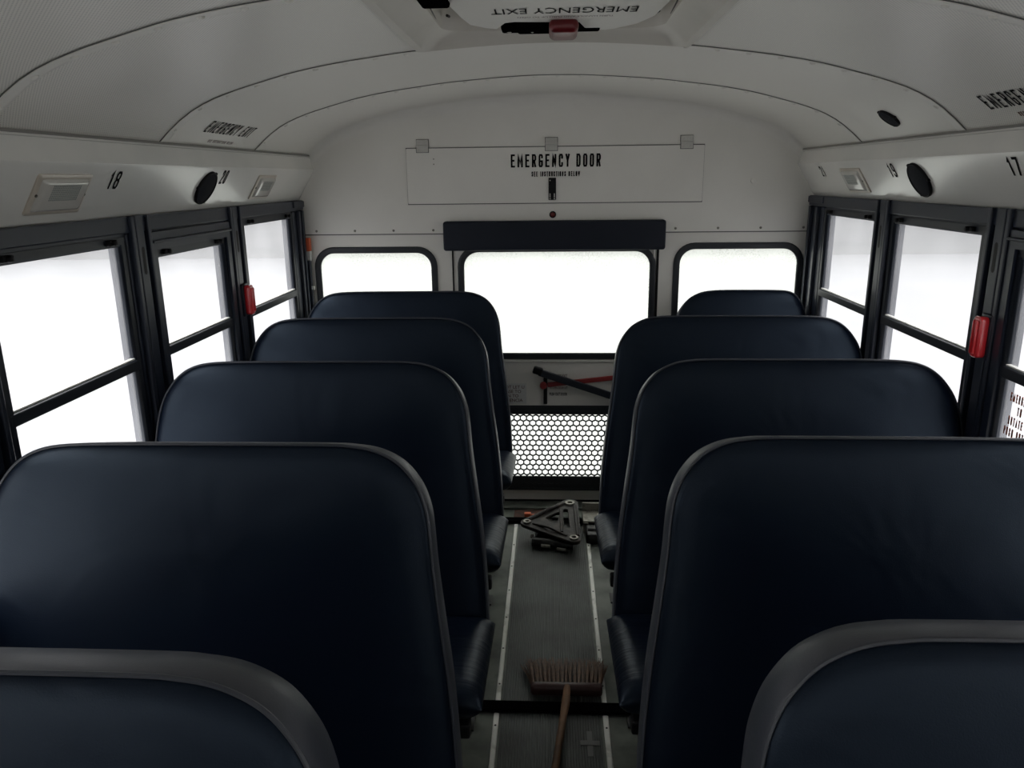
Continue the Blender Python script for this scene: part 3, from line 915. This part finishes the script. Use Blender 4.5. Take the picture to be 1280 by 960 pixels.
for sx in (-1, 1):
    bm = bmesh.new(); tube(bm, [(sx*.272, 1.70, 2.012), (sx*.287, 2.10, 2.004)], .0016, 6); obj('seal_line', bm, M_seam, t)
    bm = bmesh.new(); tube(bm, [(sx*.258, 2.045, 2.015), (sx*.258, 2.085, 2.020)], .0035, 6); obj('screw_slot', bm, M_oily, t)

# ------------------------------------------------------------------ bench seats
INN = [(.185, .30), (.192, .47), (.205, .62), (.222, .75), (.236, .86), (.243, .94), (.249, .985), (.262, 1.025), (.280, 1.055), (.303, 1.080), (.330, 1.097), (.362, 1.109), (.40, 1.115), (.46, 1.118)]
OUTR = [(.70, 1.118), (.90, 1.117), (1.0, 1.113), (1.055, 1.100), (1.094, 1.076), (1.124, 1.042), (1.145, 1.005), (1.160, .955), (1.172, .88), (1.180, .75), (1.182, .30)]
def catmull(P_, n=4):
    out = []
    for i in range(len(P_)-1):
        p0 = P_[max(i-1, 0)]; p1 = P_[i]; p2 = P_[i+1]; p3 = P_[min(i+2, len(P_)-1)]
        for k in range(n):
            t_ = k/n
            out.append(tuple(.5*(2*p1[c]+(p2[c]-p0[c])*t_+(2*p0[c]-5*p1[c]+4*p2[c]-p3[c])*t_*t_+(3*p1[c]-p0[c]-3*p2[c]+p3[c])*t_**3) for c in (0, 1)))
    out.append(P_[-1]); return out
OUTL0 = catmull(INN+OUTR, 4)
OUTLN = catmull([(a+.330, b) for a, b in INN]+[(1.188-(1.188-a)*.6, b) for a, b in OUTR], 4)
XC = .69
TH = .100
def lean(z): return .155*(z-1.118)/.8 if z < 1.118 else 0.0    # rearward recline, top further back
def make_seat(sgn, narrow=False):
    OUTL = OUTLN if narrow else OUTL0
    x_in = .550 if narrow else .165; sh = .375 if narrow else 0; XC = .88 if narrow else .69
    root = thing('bench_seat', 'navy vinyl bench seat', 'seat', (sgn*XC, 0, 0), 'high-backed bench seats in two files')
    def W(x, y, z): return (sgn*x, y+lean(z), z-y*.27*max(0, min(1, (z-.55)/.45)))
    bm = bmesh.new()
    cx, cz = XC, .72
    cen = (cx, cz)
    def loop(inset, y, sc_=None):
        r = []
        n_ = len(OUTL)
        for i, (a, b) in enumerate(OUTL):
            if sc_ is not None:
                x_, z_ = cx+(a-cx)*sc_, cz+(b-cz)*sc_
                if sc_ > .5: z_ = z_
            else:
                p0 = OUTL[max(i-1, 0)]; p1 = OUTL[min(i+1, n_-1)]
                tx_, tz_ = p1[0]-p0[0], p1[1]-p0[1]; L_ = math.hypot(tx_, tz_)
                nx, nz_ = tz_/L_, -tx_/L_
                x_, z_ = a+nx*inset, b+nz_*inset
            r.append(bm.verts.new(W(x_, y, z_)))
        return r
    # front face is y=0 side (towards the front of the bus), back face y=TH
    loops = [loop(0.030, -.0065), loop(.012, -.002), loop(.003, .004), loop(0, .010), loop(-.002, TH*.5), loop(0, TH-.018), loop(.007, TH-.005), loop(.020, TH)]
    for A, B in zip(loops, loops[1:]):
        for k in range(len(A)-1):
            f = bm.faces.new((A[k], A[k+1], B[k+1], B[k]))
        f = bm.faces.new((A[-1], A[0], B[0], B[-1]))
    for li, (A, B) in enumerate(zip(loops, loops[1:])):
        pass
    for side, base, y0, amp in ((0, loops[0], -.0065, -.012), (1, loops[-1], TH, .004)):
        prev = base
        b0 = [(abs(v.co.x), v.co.z) for v in base]
        for s_ in (.93, .82, .65, .4, .15):
            rg = []
            for (a, b) in b0:
                yy = y0+amp*(1-s_**3)
                rg.append(bm.verts.new(W(cx+(a-cx)*s_, yy, cz+(b-cz)*s_)))
            n_ = len(rg)
            for k in range(n_):
                bm.faces.new((prev[k], prev[(k+1) % n_], rg[(k+1) % n_], rg[k]))
            prev = rg
        bm.faces.new(prev)
    bmesh.ops.recalc_face_normals(bm, faces=bm.faces)
    bm.faces.ensure_lookup_table()
    # edge band material on the boxing strip
    nseg = len(OUTL)
    for i, f in enumerate(bm.faces):
        if 3*nseg <= i < 6*nseg: f.material_index = 1
    back = obj('backrest', bm, [M_vinyl, M_band], root, True)
    for y_, nm in ((.0065, 'piping'),):
        bm = bmesh.new()
        tube(bm, [W(a, y_-.001, b+.001) for a, b in OUTL], .0032, 6)
        obj(nm, bm, M_band, back, True)
    # cushion
    bm = bmesh.new()
    nx_, ny_ = 22, 14
    def cush(u, v, top):
        # u 0 aisle..1 wall ; v 0 front..1 back
        def se(t_, k=.10):  # rounded shoulder
            d = min(t_, 1-t_)/k
            return 1 if d >= 1 else math.sqrt(max(0, 1-(1-d)**2))
        x = x_in+u*(1.185-x_in)
        y = -.575+v*.450
        zt = .448-.055*v; zb_ = .358-.045*v
        e = se(u, .06)*se(v, .14)
        mid = (zt*.45+zb_*.55)
        z = mid+(zt-mid)*e if top else mid+(zb_-mid)*min(1, e*1.4)
        # shallow dish
        if top: z -= .006*math.sin(math.pi*u)*math.sin(math.pi*v)
        return (sgn*x, y, z)
    us = [0, .004, .012, .025, .04, .06, .1]+[.1+.8*i/8 for i in range(1, 8)]+[.9, .94, .96, .975, .988, .996, 1]
    vs_ = [0, .01, .03, .06, .1, .14, .25, .4, .55, .7, .82, .88, .92, .96, .99, 1]
    T = [[bm.verts.new(cush(u, v, True)) for v in vs_] for u in us]
    B = [[bm.verts.new(cush(u, v, False)) for v in vs_] for u in us]
    for i in range(len(us)-1):
        for j in range(len(vs_)-1):
            bm.faces.new((T[i][j], T[i+1][j], T[i+1][j+1], T[i][j+1])); bm.faces.new((B[i][j], B[i][j+1], B[i+1][j+1], B[i+1][j]))
    bmesh.ops.remove_doubles(bm, verts=bm.verts, dist=.0004)
    bmesh.ops.recalc_face_normals(bm, faces=bm.faces)
    obj('seat_cushion', bm, M_vinylc, root, True)
    bm = bmesh.new()
    box(bm, sgn*(.20+sh), sgn*1.18, -.54, -.50, .285, .325, bev=.006); box(bm, sgn*(.20+sh), sgn*1.18, -.15, -.11, .285, .325, bev=.006)
    box(bm, sgn*(.24+sh), sgn*(.28+sh), -.54, -.11, .285, .325, bev=.006); box(bm, sgn*1.14, sgn*1.18, -.54, -.11, .285, .325, bev=.006)
    obj('seat_frame', bm, M_steel, root)
    for y_ in (-.50, -.13):
        bm = bmesh.new()
        tube(bm, [(sgn*(.262+sh), y_, .29), (sgn*(.262+sh), y_, .02), (sgn*(.262+sh), y_, .006)], .014, 12)
        box(bm, sgn*(.235+sh), sgn*(.29+sh), y_-.035, y_+.035, 0, .008, bev=.002)
        obj('leg', bm, M_steel, root, True)
    bm = bmesh.new(); tube(bm, [(sgn*(.262+sh), -.50, .12), (sgn*(.262+sh), -.13, .12)], .010, 10); obj('stretcher', bm, M_steel, root, True)
    return root
def copy_tree(o, parent=None):
    c = o.copy(); C.objects.link(c)
    if parent is not None: c.parent = parent
    for ch in list(o.children):
        copy_tree(ch, c)
    return c
ROWS = {-1: [.690, 1.426, 2.142, 2.856, 3.555], 1: [.786, 1.486, 2.172, 2.886, 3.560]}
ORD = ['in the very front of view', 'in the second row of view', 'in the middle row of view', 'in the fourth row of view', 'at the back beside the emergency door']
for sgn, sd in ((-1, 'left'), (1, 'right')):
    proto = make_seat(sgn)
    kids = list(proto.children)
    for i, y in enumerate(ROWS[sgn]):
        if i == 0: r = proto
        elif sgn > 0 and i == 4: r = make_seat(1, True)
        else:
            r = proto.copy(); C.objects.link(r)
            for ch in kids:
                c = ch.copy(); C.objects.link(c); c.parent = r
                for g in ch.children:
                    d = g.copy(); C.objects.link(d); d.parent = c
        r.location = (sgn*(.88 if sgn > 0 and i == 4 else XC), y, 0)
        r['label'] = 'narrow rearmost navy vinyl bench seat right of the aisle, below the small window' if sgn > 0 and i == 4 else ['nearest navy vinyl bench seat %s of the aisle, only its top visible',
                      'second nearest navy vinyl bench seat %s of the aisle',
                      'middle one of five navy vinyl bench seats %s of the aisle',
                      'second navy vinyl bench seat from the rear wall, %s of the aisle',
                      'rearmost navy vinyl bench seat %s of the aisle, below the small window'][i] % sd

# ------------------------------------------------------------------ floor items
for y, x0, x1, lab in ((2.083, -.60, .62, 'flat black metal bar crossing the aisle floor behind the broom head'), (3.452, -.60, .62, 'flat black metal bar crossing the aisle floor near the rear door')):
    bm = bmesh.new(); box(bm, x0, x1, y-.024, y+.020, .0062, .020, bev=.004)
    tag(obj('floor_bar', bm, M_matte), lab, 'bar', 'floor cross bars')

# broom
br = thing('push_broom', 'wooden handled push broom with brown bristles on the aisle runner', 'broom', (.05, 2.12, .006))
bm = bmesh.new()
box(bm, -.065, .165, 2.118, 2.150, .022, .062, bev=.012, seg=3)
blk = obj('head_block', bm, M_block, br, True)
bm = bmesh.new()
for row, (zz, spread) in enumerate(((.030, 1.0), (.042, .93), (.054, .86))):
    for i in range(17):
        f_ = (i-8)/8
        xb = .050+f_*.106; xt = .050+f_*.140*spread+random.uniform(-.003, .003)
        for k in range(9):
            dx = random.uniform(-.0045, .0045); dz = random.uniform(-.004, .004)
            sp = random.uniform(-.009, .009)
            L_ = random.uniform(.135, .155)
            tube(bm, [(xb+dx*.6, 2.145, zz+dz*.6), (xb+(xt-xb)*.5+dx+sp*.3, 2.145+L_*.55, zz+dz-.004), (xt+dx*1.6+sp, 2.145+L_, max(.011, zz-.013+dz*2))], [.0017, .0016, .0011], 4)
bb = obj('bristles', bm, M_brist, br); bb['kind'] = 'stuff'
bm = bmesh.new()
tube(bm, [(.052, 2.128, .055), (.046, 2.06, .046), (.036, 1.99, .040), (-.010, 1.60, .045), (-.075, 1.05, .052)], [.011, .0130, .0110, .0110, .0110], 14)
obj('handle', bm, M_wood, br, True)

bm = bmesh.new()
box(bm, .108, .124, 1.880, 1.985, .0052, .0062); box(bm, .088, .145, 1.925, 1.945, .0056, .0066)
tag(obj('tape_scrap', bm, M_tape), 'small cross of grey tape stuck on the runner beside the broom handle', 'tape')

# greasy parts pile by the door
t = thing('cast_bracket', 'greasy triangular cast iron bracket with round bolt holes', 'bracket', (.02, 3.38, .05))
def circ(x, y, r, n=14): return [(x+r*math.cos(2*math.pi*i/n), y+r*math.sin(2*math.pi*i/n)) for i in range(n)]
def hull(cs):
    pts = [(x+r*math.cos(a*math.pi/12), y+r*math.sin(a*math.pi/12)) for x, y, r in cs for a in range(24)]
    pts = sorted(set(pts))
    def half(P_):
        h = []
        for p in P_:
            while len(h) > 1 and (h[-1][0]-h[-2][0])*(p[1]-h[-2][1])-(h[-1][1]-h[-2][1])*(p[0]-h[-2][0]) <= 0: h.pop()
            h.append(p)
        return h
    a = half(pts); b = half(pts[::-1]); return a[:-1]+b[:-1]
A_, B_, D_ = (-.112, 3.285), (.090, 3.465), (.102, 3.150)
outl = hull([(*A_, .030), (*B_, .040), (*D_, .030)])
inner = hull([(-.015, 3.325, .012), (.030, 3.370, .010), (.020, 3.290, .010)]); inner2 = hull([(.068, 3.400, .012), (.072, 3.250, .014)])
def zpl(x, y): return .054+.030*((y-3.165)/.33)
bm = plate_bm(outl, [inner, inner2, circ(*A_, .008), circ(*B_, .014), circ(*D_, .010)], .016, lambda u, v, w: (u, v, zpl(u, v)+w))
obj('plate', bm, M_oily, t)
for (p_, r) in ((A_, .018), (B_, .024), (D_, .020)):
    z = zpl(*p_)+.016
    bm = bmesh.new(); lathe(bm, [(r*.55, -.004), (r*.55, .006), (r, .006), (r, -.002)], Matrix.Translation((p_[0], p_[1], z)), 18)
    obj('boss', bm, M_galv, t, True)
bm = bmesh.new()
def rib(p, q, r=.008): tube(bm, [(p[0], p[1], zpl(*p)+.016), ((p[0]+q[0])/2, (p[1]+q[1])/2, zpl((p[0]+q[0])/2, (p[1]+q[1])/2)+.026), (q[0], q[1], zpl(*q)+.016)], r, 8)
rib((-.10, 3.308), (.065, 3.462)); rib((.112, 3.44), (.120, 3.17)); rib((-.085, 3.272), (.07, 3.168), .006); rib((.045, 3.41), (.048, 3.20), .007)
obj('rib', bm, M_oily, t, True)
t = thing('oily_gear_housing', 'black greasy gear housing with steel pins under the triangular bracket', 'housing', (.02, 3.26, .0048))
bm = bmesh.new()
box(bm, -.075, .075, 3.215, 3.315, .0055, .040, bev=.018, seg=3)
box(bm, -.055, .115, 3.29, 3.40, .0055, .042, bev=.02, seg=3)
tube(bm, [(-.085, 3.190, .028), (.10, 3.160, .028)], .022, 14)
lathe(bm, [(.028, 0), (.028, .012), (.012, .016), (0, .016)], Matrix.Translation((.045, 3.27, .03)), 18)
obj('body', bm, M_oil2, t, True)
bm = bmesh.new()
tube(bm, [(-.045, 3.160, .024), (-.005, 3.154, .024)], .008, 10)
obj('pin', bm, M_galv, t, True)
bm = bmesh.new()
tube(bm, [(.025, 3.140, .020), (.068, 3.133, .018)], .008, 10)
obj('pin', bm, M_galv, t, True)
bm = bmesh.new(); box(bm, -.030, .005, 3.335, 3.370, .041, .058, bev=.003); obj('lug', bm, M_bright, t)
bm = bmesh.new(); tube(bm, [(-.095, 3.240, .032), (-.081, 3.238, .032)], .010, 10); obj('bolt_head', bm, M_galv, t, True)
t = thing('steel_mount', 'dirty light steel mounting bracket with bolt at the right of the pile', 'bracket', (.21, 3.40, 0))
bm = bmesh.new()
box(bm, .150, .275, 3.345, 3.475, .050, .060, bev=.003); box(bm, .150, .160, 3.345, 3.475, .021, .058, bev=.002); box(bm, .150, .275, 3.465, 3.475, .021, .100, bev=.003)
box(bm, .150, .175, 3.34, 3.36, .0, .054, bev=.002)
obj('angle_plate', bm, M_galv, t)
bm = bmesh.new(); lathe(bm, [(.010, 0), (.010, .004), (.020, .004), (.020, -.001)], Matrix.Translation((.238, 3.415, .060)), 16); obj('washer', bm, M_bright, t, True)
bm = bmesh.new(); box(bm, .160, .285, 3.22, 3.335, .0, .05, bev=.012, seg=3); tube(bm, [(.17, 3.28, .04), (.28, 3.27, .045)], .02, 12)
tag(obj('rubber_block', bm, M_oil2, None, True), 'black lump of greasy rubber in front of the steel mounting bracket', 'block')
bm = bmesh.new(); box(bm, -.185, -.005, 3.478, 3.585, .0003, .006, bev=.002)
tag(obj('rusty_sheet', bm, M_rust), 'thin rusty brown metal sheet on the floor by the door', 'sheet')
t = thing('orange_connector', 'small orange plastic connector lying on the rusty sheet', 'connector', (-.12, 3.50, .006))
bm = bmesh.new(); box(bm, -.133, -.100, 3.488, 3.512, .006, .030, bev=.004); obj('body', bm, M_orange, t)
bm = bmesh.new(); tube(bm, [(-.100, 3.500, .018), (-.082, 3.506, .016)], .005, 8); obj('plug_pin', bm, M_orange, t)

# ------------------------------------------------------------------ front of the coach (behind the camera)
bm = plate_bm([(-1.23, -.02), (1.23, -.02), (1.23, 1.56), (1.128, 1.74), (.7, 1.93), (0, 2.0), (-.7, 1.93), (-1.128, 1.74), (-1.23, 1.56)], [[(-1.05, .75), (1.05, .75), (1.05, 1.62), (-1.05, 1.62)]], .03, fy(FRONT-.02))
obj('wall_front', bm, M_wall, kind='structure')

# ------------------------------------------------------------------ outside
bm = bmesh.new()
g = bmesh.ops.create_grid(bm, x_segments=1, y_segments=1, size=120)
bmesh.ops.translate(bm, verts=bm.verts, vec=(0, 20, -1.0))
obj('ground', bm, M_snow, kind='structure')
t = thing('warehouse', 'long pale building far behind the bus, faint through the fogged windows', 'building', (0, 27, -1))
bm = bmesh.new(); box(bm, -70, 70, 26.5, 40, -1, 7.5); obj('wall', bm, M_bldg, t)
bm = bmesh.new(); box(bm, -71, 71, 26, 40.5, 7.5, 7.9); obj('roof', bm, M_roofm, t)

w = bpy.data.worlds.new('overcast'); sc.world = w; w.use_nodes = True
n = w.node_tree.nodes; l = w.node_tree.links
bg = n['Background']
tc = n.new('ShaderNodeTexCoord'); sp = n.new('ShaderNodeSeparateXYZ'); l.new(tc.outputs['Generated'], sp.inputs['Vector'])
mr = n.new('ShaderNodeMapRange'); mr.inputs['From Min'].default_value = -1; mr.inputs['From Max'].default_value = 1
mr.inputs['To Min'].default_value = 1.28; mr.inputs['To Max'].default_value = .76
l.new(sp.outputs['X'], mr.inputs['Value'])
bg.inputs['Color'].default_value = (.995, .995, .985, 1)
zr = n.new('ShaderNodeMapRange'); zr.inputs['From Min'].default_value = 0; zr.inputs['From Max'].default_value = 1
zr.inputs['To Min'].default_value = 1.0; zr.inputs['To Max'].default_value = 5.0    # overcast sky: brighter overhead
l.new(sp.outputs['Z'], zr.inputs['Value'])
mu = n.new('ShaderNodeMath'); mu.operation = 'MULTIPLY'
l.new(mr.outputs['Result'], mu.inputs[0]); l.new(zr.outputs['Result'], mu.inputs[1])
l.new(mu.outputs[0], bg.inputs['Strength'])

# ------------------------------------------------------------------ camera
cam = bpy.data.cameras.new('camera'); co = bpy.data.objects.new('camera', cam); C.objects.link(co)
cam.sensor_fit = 'HORIZONTAL'; cam.sensor_width = 36; cam.lens = 961/1280*36
cam.clip_start = .02; cam.clip_end = 400
co.location = (0, 0, 1.63)
th, ya, rho = math.radians(15.050), math.radians(3.0486), math.radians(.67)
F = Vector((-math.sin(ya)*math.cos(th), math.cos(ya)*math.cos(th), -math.sin(th)))
R = Vector((math.cos(ya), math.sin(ya), 0)); U = R.cross(F)
# the picture tilts by rho: camera turned clockwise about its own axis
R2 = R*math.cos(rho)-U*math.sin(rho); U2 = R*math.sin(rho)+U*math.cos(rho)
m = Matrix((R2, U2, -F)).transposed().to_4x4(); m.translation = co.location
co.matrix_world = m
sc.camera = co
